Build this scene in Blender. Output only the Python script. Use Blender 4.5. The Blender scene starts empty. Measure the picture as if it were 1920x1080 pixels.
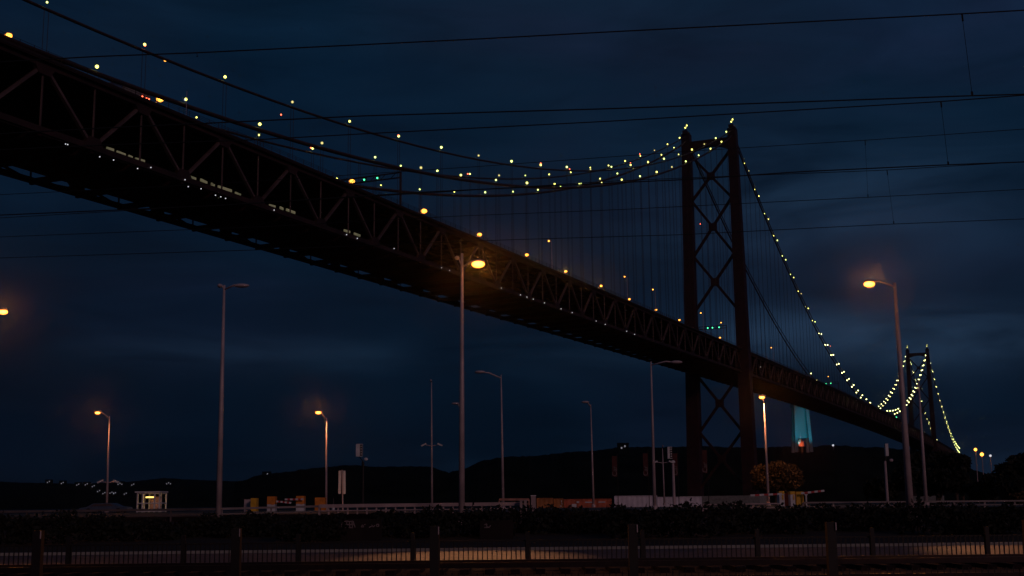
import bpy, math, random
import numpy as np
from mathutils import Vector, Matrix
random.seed(7)
R = math.radians
sc = bpy.context.scene
col = sc.collection

# ------------------------------------------------------------------ camera
FPX, PITCH, ROLL = 2319.7, 0.17108, -0.01075
YAW, CU, CV, EYE = 0.40812, 584.095, 144.826, 7.176
cam_d = bpy.data.cameras.new('camera'); cam = bpy.data.objects.new('camera', cam_d); col.objects.link(cam)
cam_d.sensor_width = 36; cam_d.lens = FPX / 1920 * 36; cam_d.clip_start = .1; cam_d.clip_end = 30000
_R = Vector((1, 0, 0)); _U = Vector((0, -math.sin(PITCH), math.cos(PITCH))); _F = Vector((0, math.cos(PITCH), math.sin(PITCH)))
_c, _s = math.cos(ROLL), math.sin(ROLL)
CX = _c * _R + _s * _U; CY = -_s * _R + _c * _U
CAM = Vector((0, 0, EYE))
m = Matrix((CX, CY, -_F)).transposed().to_4x4(); m.translation = CAM
cam.matrix_world = m
sc.camera = cam
def ray(px, py):
    d = _F * FPX + CX * (px - 960) - CY * (py - 540)
    return d / d.y
def at(px, py, D): return CAM + ray(px, py) * D            # D = metres ahead of the camera
def W(u, v, z):                                             # bridge coordinates -> world (u along, v across)
    du, dv = u - CU, v - CV
    fu, fv = -math.cos(YAW), -math.sin(YAW)
    return Vector((du * fv - dv * fu, du * fu + dv * fv, z))
def on_plane(px, py, v):                                    # point of the bridge's plane v seen at a pixel
    d = ray(px, py); fu, fv = -math.cos(YAW), -math.sin(YAW)
    du = d.x * fv + d.y * fu; dv = -d.x * fu + d.y * fv
    t = (v - CV) / dv
    return CU + t * du, EYE + t * d.z

# ------------------------------------------------------------------ world: night sky with cloud
world = bpy.data.worlds.new('World'); sc.world = world; world.use_nodes = True
nt = world.node_tree; N = nt.nodes; L = nt.links; N.clear()
def nd(t, **k):
    n = N.new(t)
    for a, b in k.items(): setattr(n, a, b)
    return n
def setin(n, **k):
    for a, b in k.items(): n.inputs[a.replace('_', ' ')].default_value = b
    return n
def math_(op, a, b=None, clamp=False):
    n = nd('ShaderNodeMath', operation=op); n.use_clamp = clamp
    for i, x in enumerate((a, b)):
        if x is None: continue
        if isinstance(x, (int, float)): n.inputs[i].default_value = x
        else: L.new(x, n.inputs[i])
    return n.outputs[0]
tc = nd('ShaderNodeTexCoord')
sep = nd('ShaderNodeSeparateXYZ'); L.new(tc.outputs['Generated'], sep.inputs[0])
mp = nd('ShaderNodeMapping'); mp.inputs['Scale'].default_value = (2.6, 2.6, 9.0); mp.inputs['Location'].default_value = (0.9, 0.35, 0.1)
L.new(tc.outputs['Generated'], mp.inputs[0])
nz = setin(nd('ShaderNodeTexNoise'), Scale=1.0, Detail=5.0, Roughness=.5, Distortion=.35); L.new(mp.outputs[0], nz.inputs['Vector'])
mp2 = nd('ShaderNodeMapping'); mp2.inputs['Scale'].default_value = (1.4, 1.4, 3.0); mp2.inputs['Location'].default_value = (4.2, 1.0, 2.0)
L.new(tc.outputs['Generated'], mp2.inputs[0])
nz2 = setin(nd('ShaderNodeTexNoise'), Scale=1.3, Detail=3.0, Roughness=.5); L.new(mp2.outputs[0], nz2.inputs['Vector'])
mp3 = nd('ShaderNodeMapping'); mp3.inputs['Scale'].default_value = (5.5, 5.5, 24.0); L.new(tc.outputs['Generated'], mp3.inputs[0])
nz3 = setin(nd('ShaderNodeTexNoise'), Scale=1.0, Detail=6.0, Roughness=.55, Distortion=.6); L.new(mp3.outputs[0], nz3.inputs['Vector'])
def blob(az, el, sa, se):                                   # a soft cloud bank at an azimuth/elevation
    a = math_('ARCTAN2', sep.outputs['X'], sep.outputs['Y']); e = math_('ARCSINE', sep.outputs['Z'])
    da = math_('DIVIDE', math_('SUBTRACT', a, az), sa); de = math_('DIVIDE', math_('SUBTRACT', e, el), se)
    q = math_('ADD', math_('MULTIPLY', da, da), math_('MULTIPLY', de, de))
    return math_('POWER', 2.718, math_('MULTIPLY', q, -1.0))
def azel(px, py):
    d = ray(px, py).normalized(); return math.atan2(d.x, d.y), math.asin(d.z)
banks = None
for px, py, sa, se, amp in ((1760, 640, .13, .020, 1.0), (1500, 620, .09, .022, .6), (480, 665, .13, .013, .42), (1560, 400, .13, .05, .55), (1560, 880, .3, .02, .25), (1150, 660, .12, .02, .25)):
    a, e = azel(px, py)
    b = math_('MULTIPLY', blob(a, e, sa, se), amp)
    banks = b if banks is None else math_('ADD', banks, b)
den = math_('MULTIPLY', math_('SUBTRACT', nz3.outputs[0], .30, True), 2.6)
bk = math_('MULTIPLY', banks, den)
ramp = nd('ShaderNodeValToRGB'); L.new(nz.outputs[0], ramp.inputs[0])
cr = ramp.color_ramp
cr.elements[0].position = .32; cr.elements[0].color = (.0014, .0082, .0215, 1)
cr.elements[1].position = .72; cr.elements[1].color = (.0046, .0102, .0262, 1)
e_ = cr.elements.new(.5); e_.color = (.0024, .0100, .0238, 1)
# low left is deeper blue-black
elr = nd('ShaderNodeMapRange'); L.new(sep.outputs['Z'], elr.inputs[0])
for i, v_ in zip((1, 2, 3, 4), (.0, .42, .55, 1.38)): elr.inputs[i].default_value = v_
azr = nd('ShaderNodeMapRange'); L.new(sep.outputs['X'], azr.inputs[0])
for i, v_ in zip((1, 2, 3, 4), (-.4, .4, .85, 1.08)): azr.inputs[i].default_value = v_
vs = nd('ShaderNodeVectorMath', operation='SCALE'); L.new(ramp.outputs[0], vs.inputs[0]); L.new(math_('MULTIPLY', math_('MULTIPLY', elr.outputs[0], azr.outputs[0]), math_('ADD', math_('MULTIPLY', nz3.outputs[0], 1.5), .25)), vs.inputs['Scale'])
cv_ = nd('ShaderNodeVectorMath', operation='SCALE'); cv_.inputs[0].default_value = (.0185, .0390, .0740); L.new(bk, cv_.inputs['Scale'])
wr = nd('ShaderNodeVectorMath', operation='SCALE'); wr.inputs[0].default_value = (.0062, .0036, .0056)   # warm city glow in the cloud
L.new(math_('MULTIPLY', math_('SUBTRACT', nz2.outputs[0], .45, True), 2.2), wr.inputs['Scale'])
ad = nd('ShaderNodeVectorMath', operation='ADD'); L.new(vs.outputs[0], ad.inputs[0]); L.new(cv_.outputs[0], ad.inputs[1])
ad2 = nd('ShaderNodeVectorMath', operation='ADD'); L.new(ad.outputs[0], ad2.inputs[0]); L.new(wr.outputs[0], ad2.inputs[1])
bg = nd('ShaderNodeBackground'); L.new(ad2.outputs[0], bg.inputs['Color']); bg.inputs['Strength'].default_value = 1.0
out = nd('ShaderNodeOutputWorld'); L.new(bg.outputs[0], out.inputs['Surface'])

# added fill light from behind the camera, standing in for city glow
sd = bpy.data.lights.new('city_fill', 'SUN'); city_fill = bpy.data.objects.new('city_fill', sd); col.objects.link(city_fill)
sd.energy = .24; sd.angle = R(12); sd.color = (1.0, .60, .58)
city_fill.rotation_euler = (R(70), 0, R(30))
sc.view_settings.view_transform = 'Standard'; sc.view_settings.look = 'None'; sc.view_settings.exposure = 0; sc.view_settings.gamma = 1
sc.view_settings.use_curve_mapping = False
sc.render.resolution_x = 1024; sc.render.resolution_y = 576
sc.cycles.max_bounces = 5

# ------------------------------------------------------------------ materials
MATS = {}
def mat(name, c, rough=.7, metal=0., var=.25, scale=3., bump=0., emit=None, es=0., sample=False, spec=.5):
    if name in MATS: return MATS[name]
    m_ = bpy.data.materials.new(name); m_.use_nodes = True; t = m_.node_tree; b = t.nodes['Principled BSDF']
    b.inputs['Roughness'].default_value = rough; b.inputs['Metallic'].default_value = metal
    b.inputs['Specular IOR Level'].default_value = spec
    if emit:
        b.inputs['Base Color'].default_value = (*c, 1)
        b.inputs['Emission Color'].default_value = (*emit, 1); b.inputs['Emission Strength'].default_value = es
        try: m_.cycles.emission_sampling = 'AUTO' if sample else 'NONE'
        except Exception: pass
    else:
        g = t.nodes.new('ShaderNodeNewGeometry')
        n_ = t.nodes.new('ShaderNodeTexNoise'); n_.inputs['Scale'].default_value = scale; n_.inputs['Detail'].default_value = 6
        t.links.new(g.outputs['Position'], n_.inputs['Vector'])
        r_ = t.nodes.new('ShaderNodeValToRGB'); t.links.new(n_.outputs[0], r_.inputs[0])
        r_.color_ramp.elements[0].position = .3; r_.color_ramp.elements[1].position = .7
        r_.color_ramp.elements[0].color = (*[x * (1 - var) for x in c], 1); r_.color_ramp.elements[1].color = (*[min(1, x * (1 + var)) for x in c], 1)
        t.links.new(r_.outputs[0], b.inputs['Base Color'])
        if bump:
            bp = t.nodes.new('ShaderNodeBump'); bp.inputs['Strength'].default_value = bump; bp.inputs['Distance'].default_value = .05
            t.links.new(n_.outputs[0], bp.inputs['Height']); t.links.new(bp.outputs[0], b.inputs['Normal'])
    MATS[name] = m_
    return m_
def glow(name, core, rim, e_core, e_rim, pw=1.6):
    m_ = bpy.data.materials.new(name); m_.use_nodes = True; t = m_.node_tree; t.nodes.clear()
    g = t.nodes.new('ShaderNodeLayerWeight'); g.inputs['Blend'].default_value = .5
    p = t.nodes.new('ShaderNodeMath'); p.operation = 'POWER'; p.inputs[1].default_value = pw
    iv = t.nodes.new('ShaderNodeMath'); iv.operation = 'SUBTRACT'; iv.inputs[0].default_value = 1
    t.links.new(g.outputs['Facing'], iv.inputs[1]); t.links.new(iv.outputs[0], p.inputs[0])
    mx = t.nodes.new('ShaderNodeMix'); mx.data_type = 'RGBA'; t.links.new(p.outputs[0], mx.inputs['Factor'])
    mx.inputs['A'].default_value = (*[c * e_rim for c in rim], 1); mx.inputs['B'].default_value = (*[c * e_core for c in core], 1)
    e = t.nodes.new('ShaderNodeEmission'); t.links.new(mx.outputs['Result'], e.inputs['Color'])
    o = t.nodes.new('ShaderNodeOutputMaterial'); t.links.new(e.outputs[0], o.inputs['Surface'])
    try: m_.cycles.emission_sampling = 'NONE'
    except Exception: pass
    MATS[name] = m_
    return m_
STEEL = mat('bridge_red_steel', (.034, .0065, .006), .65, 0, .4, .35)
STEELD = mat('dark_truss_steel', (.036, .013, .011), .65, 0, .5, .25)
STEELW = mat('pale_truss_steel', (.105, .064, .060), .6, 0, .45, .3)  # paler than the chord steel, for diagonals and verticals
CABLE = mat('cable_wrap', (.05, .025, .025), .6, 0, .3, 1.)
ASPH = mat('asphalt', (.05, .048, .046), .85, 0, .3, 2., .3)
CONC = mat('concrete', (.30, .28, .26), .85, 0, .25, 1.2, .3)
ROADC = mat('pale_worn_road', (.13, .075, .072), .75, 0, .5, 3.2, .5)
GRASS = mat('dry_grass_ground', (.014, .0045, .004), .95, 0, .6, 1.1, .6)
BALL = mat('track_ballast', (.016, .0035, .0035), .95, 0, .5, 9., .8)
POLE = mat('galvanised_pole', (.56, .43, .45), .5, .1, .2, .9)
WHITE = mat('white_paint', (.72, .68, .70), .55, 0, .15, 1.5)
YEL = mat('yellow_paint', (.85, .45, .03), .5, 0, .15, 2.)
ORG = mat('orange_paint', (.85, .25, .025), .5, 0, .2, 2.)
REDP = mat('red_paint', (.55, .04, .05), .5, 0, .2, 2.)
REDC = mat('rust_orange_container', (.60, .13, .06), .6, 0, .4, .8, .2)
BANN = mat('dark_red_banner_cloth', (.07, .012, .012), .8, 0, .3, 2.)
DARK = mat('dark_fence_steel', (.010, .005, .005), .6, .0, .3, 4.)
BLACK = mat('black_wire', (.006, .006, .007), .7, 0, .2, 4.)
GLASS = mat('booth_glass', (.10, .07, .075), .15, 0, .2, 2.)
LEAF = mat('dark_foliage', (.008, .009, .004), .8, 0, .5, 1.5)
LEAFO = mat('lamplit_foliage', (.095, .050, .016), .8, 0, .5, 2.5)  # orange lamplight painted into the leaf colour
BARK = mat('bark', (.09, .06, .045), .9, 0, .3, 4., .5)
HILL = mat('wooded_hill', (.010, .013, .010), 1., 0, .5, .02, 0, spec=0.)
RAIL = mat('rail_steel', (.030, .016, .016), .4, .5, .3, 5.)
BLUE = mat('blue_grey_car_paint', (.10, .13, .20), .3, .3, .1, 2.)
L_W = glow('cable_lamp_glow', (1, .93, .19), (.50, .52, .05), 4.6, 1.0, 1.1)
L_C = glow('cable_lamp_cool_glow', (.88, 1, .26), (.35, .55, .1), 4.2, .9, 1.1)
L_D = glow('cable_lamp_dim_glow', (1, .84, .3), (.40, .40, .06), 1.3, .3, 1.3)
L_O = glow('sodium_lamp_glow', (1, .35, .05), (1, .20, .012), 8, 1.6, 1.3)
L_OD = glow('sodium_deck_lamp_glow', (1, .36, .045), (1, .22, .015), 7, 1.4, 1.2)
L_R = mat('red_warning_glow', (.8, .1, .05), emit=(1., .12, .05), es=6)
L_G = mat('green_signal_glow', (.1, .8, .3), emit=(.08, 1., .42), es=2.6)
L_M = mat('marker_lamp_glow', (.8, .8, .8), emit=(.9, .92, 1.), es=.75)
L_T = mat('reflection_strip_glow', (.7, .7, .5), emit=(.62, .62, .30), es=.09)
L_Y = mat('booth_tube_glow', (.9, .8, .3), emit=(1., .68, .16), es=2.2)
L_B = mat('town_window_glow', (.8, .8, .8), emit=(.75, .82, 1.), es=.15)

# ------------------------------------------------------------------ mesh helpers
class MB:
    def __init__(s): s.v = []; s.f = []
    def add(s, vs_, fs):
        o = len(s.v); s.v += [tuple(x) for x in vs_]; s.f += [tuple(i + o for i in f) for f in fs]; return s
    def box(s, c, d, rz=0):                                 # centre, size
        cx, cy, cz = c; dx, dy, dz = d[0] / 2, d[1] / 2, d[2] / 2; ca, sa = math.cos(rz), math.sin(rz)
        vs_ = [(cx + x * ca - y * sa, cy + x * sa + y * ca, cz + z) for z in (-dz, dz) for x, y in ((-dx, -dy), (dx, -dy), (dx, dy), (-dx, dy))]
        return s.add(vs_, BOXF)
    def beam(s, a, b, w, h, up=(0, 0, 1)):                  # rectangular bar from a to b
        a = Vector(a); b = Vector(b); t = (b - a).normalized(); upv = Vector(up)
        if abs(t.dot(upv)) > .98: upv = Vector((1, 0, 0)) if abs(t.x) < .9 else Vector((0, 1, 0))
        r = t.cross(upv).normalized(); n = r.cross(t)
        vs_ = [p + r * x * w / 2 + n * y * h / 2 for p in (a, b) for x, y in ((-1, -1), (1, -1), (1, 1), (-1, 1))]
        return s.add(vs_, BOXF)
    def tube(s, pts, rs, n=8, caps=True):
        pts = [Vector(p) for p in pts]
        if isinstance(rs, (int, float)): rs = [rs] * len(pts)
        vs_ = []; 
        for i, p in enumerate(pts):
            t = (pts[min(i + 1, len(pts) - 1)] - pts[max(i - 1, 0)]).normalized()
            ref = Vector((0, 0, 1)) if abs(t.z) < .95 else Vector((1, 0, 0))
            a = t.cross(ref).normalized(); b = t.cross(a)
            for k in range(n):
                q = 2 * math.pi * k / n; vs_.append(p + (a * math.cos(q) + b * math.sin(q)) * rs[i])
        fs = [(i * n + k, i * n + (k + 1) % n, (i + 1) * n + (k + 1) % n, (i + 1) * n + k) for i in range(len(pts) - 1) for k in range(n)]
        if caps: fs += [tuple(range(n))[::-1], tuple((len(pts) - 1) * n + k for k in range(n))]
        return s.add(vs_, fs)
    def ball(s, c, r, n=8, k=5, sc_=(1, 1, 1)):
        c = Vector(c); vs_ = [c + Vector((0, 0, -r * sc_[2]))]
        for j in range(1, k):
            th = math.pi * j / k
            for i in range(n):
                a = 2 * math.pi * i / n
                vs_.append(c + Vector((r * sc_[0] * math.sin(th) * math.cos(a), r * sc_[1] * math.sin(th) * math.sin(a), -r * sc_[2] * math.cos(th))))
        vs_.append(c + Vector((0, 0, r * sc_[2]))); T = len(vs_) - 1
        fs = [(0, 1 + (i + 1) % n, 1 + i) for i in range(n)]
        for j in range(k - 2):
            for i in range(n): a0 = 1 + j * n; fs.append((a0 + i, a0 + (i + 1) % n, a0 + n + (i + 1) % n, a0 + n + i))
        a0 = 1 + (k - 2) * n; fs += [(a0 + i, a0 + (i + 1) % n, T) for i in range(n)]
        return s.add(vs_, fs)
    def build(s, name, m_, parent=None, smooth=False):
        origin = Vector((0, 0, 0))
        p = parent
        while p: origin += Vector(p.location); p = p.parent
        loc = Vector((0, 0, 0))
        if parent is None:                                  # origin at the base of the mesh
            a = np.array(s.v); loc = Vector(((a[:, 0].min() + a[:, 0].max()) / 2, (a[:, 1].min() + a[:, 1].max()) / 2, a[:, 2].min()))
        sh = origin + loc
        me = bpy.data.meshes.new(name); me.from_pydata([(x - sh.x, y - sh.y, z - sh.z) for x, y, z in s.v], [], s.f); me.update()
        if smooth: me.polygons.foreach_set('use_smooth', [True] * len(me.polygons))
        me.materials.append(m_)
        o = bpy.data.objects.new(name, me); col.objects.link(o); o.location = loc
        if parent: o.parent = parent
        return o
BOXF = [(3, 2, 1, 0), (4, 5, 6, 7), (0, 1, 5, 4), (1, 2, 6, 5), (2, 3, 7, 6), (3, 0, 4, 7)]
def tag(o, label=None, cat=None, group=None, kind=None):
    if label: o['label'] = label
    if cat: o['category'] = cat
    if group: o['group'] = group
    if kind: o['kind'] = kind
    return o
def thing(name, loc, label, cat, group=None):
    o = bpy.data.objects.new(name, None); col.objects.link(o); o.location = loc; o.empty_display_size = .3
    return tag(o, label, cat, group)
def light(name, kind, loc, energy, color, parent=None, size=.15, cone=None, blend=.6, target=None):
    d = bpy.data.lights.new(name, kind); d.energy = energy; d.color = color
    if kind != 'AREA': d.shadow_soft_size = size
    if cone: d.spot_size = R(cone); d.spot_blend = blend
    o = bpy.data.objects.new(name, d); col.objects.link(o)
    loc = Vector(loc); o.rotation_euler = (0, 0, 0)
    if target is not None: o.rotation_euler = (Vector(target) - loc).to_track_quat('-Z', 'Y').to_euler()
    if parent:
        origin = Vector((0, 0, 0)); p = parent
        while p: origin += Vector(p.location); p = p.parent
        o.parent = parent; loc = loc - origin
    o.location = loc
    return o

# ------------------------------------------------------------------ ground, road, tracks, river, hills
G0 = 5.07                                                    # ground near the camera
def sheet(name, x0, x1, prof, m_, dx=None):                  # prof = [(y, z)...]
    mb = MB(); n = len(prof)
    xs = [x0, x1] if dx is None else list(np.arange(x0, x1 + dx, dx))
    mb.add([(x, y, z) for x in xs for y, z in prof], [(i * n + j, (i + 1) * n + j, (i + 1) * n + j + 1, i * n + j + 1) for i in range(len(xs) - 1) for j in range(n - 1)])
    return tag(mb.build(name, m_), kind='structure')
TER = 6.66
sheet('ground', -900, 1400, [(-60, G0), (57, G0), (66, G0 + .5), (74.5, 6.2), (75.4, 6.2), (75.5, TER - .1), (118, TER - .1), (185, 5.3), (430, 5.3), (431, -3), (12000, -6)], GRASS)
sheet('river', -6000, 7000, [(431.5, 0.0), (9000, 0.0)], mat('river_water', (.004, .008, .014), .12, 0, .3, .05, .25))
sheet('quay_pavement', -500, 700, [(75.6, TER - .09), (118, TER - .09)], ASPH)
sheet('road', -260, 330, [(43.2, G0 + .03), (54.8, G0 + .03)], ROADC)
sheet('kerb', -260, 330, [(54.8, G0), (54.8, G0 + .15), (55.05, G0 + .15), (55.05, G0)], CONC)
sheet('track_bed', -260, 330, [(12, G0 + .01), (12.4, G0 + .06), (40.2, G0 + .06), (40.6, G0 + .01)], BALL)
TA = math.tan(R(-8.3))                                      # the wires run a little askew of the picture plane
def wire_pt(x_, D17, z_): return Vector((x_, D17 + (x_ - D17 * .36) * TA, z_))
for k, D in enumerate((18.2, 23.3, 26, 28.5, 37.6)):
    tr = MB()
    for dy in (-.83, .83):
        tr.box((0, D + dy, G0 + .06 + .24), (300, .07, .16))
    sl = MB()
    for i in range(-70, 70, 1):
        sl.box((i * .72 + .02 * math.sin(i * 7.), D, G0 + .06 + .06), (.26, 2.5, .13))
    tk = tag(tr.build('railway_track', RAIL), 'steel railway track on sleepers, %s from the mesh fence' % ('nearest', 'second', 'third', 'fourth', 'farthest')[k], 'track', 'railway tracks in the foreground', 'structure')
    sl.build('sleepers', BALL, tk)

def ridge(name, pts, D0, D1, z0, label_cat=None, seed=1, rough=1.2, m_=HILL):
    rng = np.random.RandomState(seed)
    px0, px1 = pts[0][0], pts[-1][0]; step = 6
    xs = np.arange(px0, px1 + 1, step); ys = np.interp(xs, [p[0] for p in pts], [p[1] for p in pts])
    nz_ = np.zeros(len(xs))
    for o_, a_ in ((14, .55), (6, .4), (3, .35), (1, .3)):
        k = rng.rand(len(xs) // o_ + 3); nz_ += a_ * (np.interp(np.arange(len(xs)) / o_, np.arange(len(k)), k) - .5)
    ys = ys + nz_ * 3 * rough
    rows = []; nr = 9
    for j in range(nr):
        t = j / (nr - 1); D = D0 + (D1 - D0) * t
        row = []
        for x, y in zip(xs, ys):
            top = at(x, y, (D0 + D1) / 2); k = D / ((D0 + D1) / 2)
            h = (top.z - z0) * max(0, math.sin(math.pi * min(max(t, 0), 1))) ** .8
            row.append((top.x * k, D, z0 + max(h, .0) + (rng.rand() - .5) * 1.5 * (0 < j < nr - 1)))
        rows.append(row)
    mb = MB(); n = len(xs)
    mb.add([p for r_ in rows for p in r_], [(j * n + i, j * n + i + 1, (j + 1) * n + i + 1, (j + 1) * n + i) for j in range(nr - 1) for i in range(n - 1)])
    return tag(mb.build(name, m_), kind='structure')
ridge('hill', [(440, 905), (490, 890), (540, 884), (600, 878), (660, 872), (720, 874), (780, 872), (812, 874), (840, 884), (870, 878), (900, 866), (940, 858), (1000, 855), (1060, 850), (1110, 846), (1160, 840), (1240, 839), (1300, 838), (1420, 839), (1500, 838), (1560, 836), (1640, 838), (1700, 842), (1790, 850), (1822, 880), (1850, 888), (1900, 886), (2100, 884)], 2300, 3300, -2, seed=3, rough=1.7)
ridge('far_hills', [(-500, 905), (0, 903), (60, 905), (150, 908), (240, 904), (300, 897), (380, 900), (460, 902), (560, 905), (700, 906)], 4200, 5200, -2, seed=5, rough=.8)

# ------------------------------------------------------------------ suspension bridge
BASE = W(0, 0, 0)
bridge = thing('suspension_bridge', BASE, 'long red steel suspension bridge with two towers, its cables strung with white lamps', 'bridge')
HW = 11.65; LM = 1013.0; PN = 21.89; PM = LM / 46.0
UEND = 800
def zt(u):
    if u >= 0: return 77.2 - .0118 * u
    if u >= -LM: return 77.2 + .0118 * (-u) * (1 + u / LM)
    return 77.2 - .0118 * (-LM - u)
def zb(u): return zt(u) - 10.0
TT = 186.1
def zprim(u):
    if u > 0: return TT - 2.2 - .4520 * u + .00046 * u * u
    if u >= -LM: t = -u / LM; return TT - 1.5 - 4 * 106.9 * t * (1 - t)
    w_ = -LM - u; return TT - 2.2 - .4520 * w_ + .00046 * w_ * w_
def zsec(u):
    if u > 0: return TT + .8 - .43874 * u + .00045 * u * u
    if u >= -LM: t = -u / LM; return TT + .8 - 4 * 105.8 * t * (1 - t)
    w_ = -LM - u; return TT + .8 - .43874 * w_ + .00045 * w_ * w_
# towers
for ti, u0 in enumerate((0, -LM)):
    t = MB(); levels = (187.5, 160, 120, 80, 40, 9)
    def legc(z, s): return s * (HW + 1.75 * (1 - z / 187.5) )
    def legw(z): return 4.1 + 2.3 * (1 - z / 187.5)
    for s in (-1, 1):
        vs_ = []
        for z in levels:
            c, w_ = legc(z, s), legw(z) / 2
            vs_ += [W(u0 + a * w_ * 1.1, c + b * w_, z) for a, b in ((-1, -1), (1, -1), (1, 1), (-1, 1))]
        fs = [(4 * i + k, 4 * i + (k + 1) % 4, 4 * i + 4 + (k + 1) % 4, 4 * i + 4 + k) for i in range(len(levels) - 1) for k in range(4)] + [(0, 1, 2, 3)]
        t.add(vs_, fs)
        # proud corner flanges and splice bands
        for z in range(20, 186, 12):
            w_ = legw(z) / 2 + .08; c = legc(z, s)
            vs2 = [W(u0 + a * w_ * 1.1, c + b * w_, z + dz) for dz in (0, .35) for a, b in ((-1, -1), (1, -1), (1, 1), (-1, 1))]
            t.add(vs2, BOXF)
    tw = t.build('tower', STEEL, bridge)
    if ti == 1: tag(tw, 'far tower, small behind the tall lamp post')
    else: tag(tw, 'nearer tower, tall and dark, rising through the deck')
    # arched top beam
    b_ = MB(); ns = 10
    for i in range(ns):
        v0 = -HW + 1.8 + (2 * HW - 3.6) * i / ns; v1 = -HW + 1.8 + (2 * HW - 3.6) * (i + 1) / ns
        vm0, vm1 = v0 / (HW - 1.8), v1 / (HW - 1.8)
        lo0, lo1 = 177.6 + 2.4 * (1 - vm0 ** 2), 177.6 + 2.4 * (1 - vm1 ** 2)
        vs_ = [W(u0 + a, v, z) for a in (-1.6, 1.6) for v, z in ((v0, lo0), (v1, lo1), (v1, 183.2), (v0, 183.2))]
        b_.add(vs_, BOXF)
    b_.build('top_beam', STEEL, tw)
    for z1, z0_ in ((176.5, 153), (153, 125), (125, 98), (66, 39), (39, 13)):
        x_ = MB(); a1, a0 = legc(z1, 1) - legw(z1) / 2 + .3, legc(z0_, 1) - legw(z0_) / 2 + .3
        for s in (-1, 1): x_.beam(W(u0, s * a1, z1), W(u0, -s * a0, z0_), 1.2, 1.2)
        zc = z0_ + (z1 - z0_) * a0 / (a0 + a1)
        x_.beam(W(u0, -1.9, zc), W(u0, 1.9, zc), 1.7, 3.6)
        x_.build('cross_brace', STEEL, tw)
    for s in (-1, 1): MB().beam(W(u0 - 3.2, s * HW, 188.1), W(u0 + 3.2, s * HW, 188.1), 2.2, 1.9).build('cable_saddle', STEEL, tw)
    p_ = MB(); p_.beam(W(u0, -19, 4.3), W(u0, 19, 4.3), 16, 9.2); p_.beam(W(u0, -21, -.4), W(u0, 21, -.4), 20, 1.0); p_.build('pier', CONC, tw)
# cables
cables = {}
for s in (1, -1):
    for nm, fz, r_ in (('main_cable', zprim, .40), ('upper_cable', zsec, .25)):
        pts = []
        for u in list(range(UEND, 0, -12)) + [0] + list(range(-12, -1013, -12)) + [-1013] + list(range(-1025, -1500, -12)):
            z = fz(u) if u <= 483 else max(fz(483) - .17 * (u - 483), 40)
            pts.append(W(u, s * HW, z))
        c_ = MB().tube(pts, r_, 7).build(nm, CABLE, bridge, True)
        cables[(s, nm)] = c_
# cable lamps
lamps = []
for s in (1, -1):
    for k in range(23):
        lamps.append((12.8 + PN * k, s, 'upper_cable', zsec)); lamps.append((23.6 + PN * k, s, 'main_cable', zprim))
    for k in range(44):
        lamps.append((-23.86 - 22.12 * k * 1.0, s, 'main_cable', zprim)) ; lamps.append((-33.81 - 22.12 * k, s, 'upper_cable', zsec))
    for k in range(21):
        lamps.append((-LM - 12.8 - PN * k, s, 'upper_cable', zsec)); lamps.append((-LM - 23.6 - PN * k, s, 'main_cable', zprim))
dark = {(-1, 1)}
seen = []
for (u, s, nm, fz) in lamps:
    if u > 470: continue
    if s == -1 and -560 < u < -5: 
        if not (-420 < u < -300 and random.random() < .2): continue         # the far cable is mostly unlit there
    z = fz(u) + 1.15
    if z < zt(u) + 3.0: continue
    p = W(u, s * HW, z); seen.append((p.y, u, s, nm, p))
seen.sort(key=lambda q: q[0])
rest = MB(); restp = MB()
def lamp_geo(mb, p, r_): mb.ball(p, r_, 7, 5)
for i, (D, u, s, nm, p) in enumerate(seen):
    r_ = .25 + .00019 * D + random.uniform(-.05, .05)
    if s == -1: r_ *= .88
    if random.random() < .12: r_ *= .72
    if i < 100:
        b_ = MB(); lamp_geo(b_, p, r_)
        o = b_.build('cable_light', random.choice((L_W, L_W, L_W, L_C, L_C, L_D)), cables[(s, nm)])
    else: lamp_geo(rest, p, r_)
tag(rest.build('cable_light', glow('distant_cable_lamp_glow', (1, .95, .36), (.6, .65, .12), 10, 3, 1.0), bridge), kind='stuff')
# extra lamps on the tower heads
for u0 in (0, -LM):
    for s in (1, -1):
        q = MB()
        for du, dz in ((1.4, 2.2), (-1.6, 4.2)): q.ball(W(u0 + du, s * HW, 188.6 + dz), .42, 7, 5)
        q.build('tower_head_light', L_W, bridge)
        MB().tube([W(u0, s * HW, 188.6), W(u0, s * HW, 193)], .12, 5).build('lamp_mast', CABLE, bridge)
for px, py, v in ((747, 254, HW), (1014, 306.5, HW), (1068, 317, -HW), (1182, 305, -HW), (1199.6, 289, HW), (583, 277, -HW), (877, 326, -HW), (527, 215, -HW), (272, 85, HW), (1557, 649, HW), (583+730, 420, -HW)):
    u, z = on_plane(px, py, v)
    MB().ball(W(u, v, z), .2 if u < 350 else .17, 7, 5).build('warning_light', L_R, bridge)
u, z = on_plane(310, 112.5, -HW); MB().ball(W(u, -HW, z), .34, 8, 5).build('amber_light', L_OD, bridge)
# hangers: double ropes
hang = []
for s in (1, -1):
    for (u, s2, nm, fz) in lamps:
        if s2 != s or u > 470: continue
        hang.append((W(u, s * HW, 0).y, u, s, fz))
    for k in range(1, 46): pass
hang.sort(key=lambda q: q[0])
hr = MB()
for i, (D, u, s, fz) in enumerate(hang):
    if fz(u) < zt(u) + 2: continue
    t = hr if i >= 100 else MB()
    for du in (-.45, .45):
        t.tube([W(u + du, s * HW, zt(u) + .4), W(u + du, s * HW, fz(u))], .045, 4, False)
    if i < 100: t.build('hanger', CABLE, bridge)
tag(hr.build('hanger', CABLE, bridge), kind='stuff')
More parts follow.
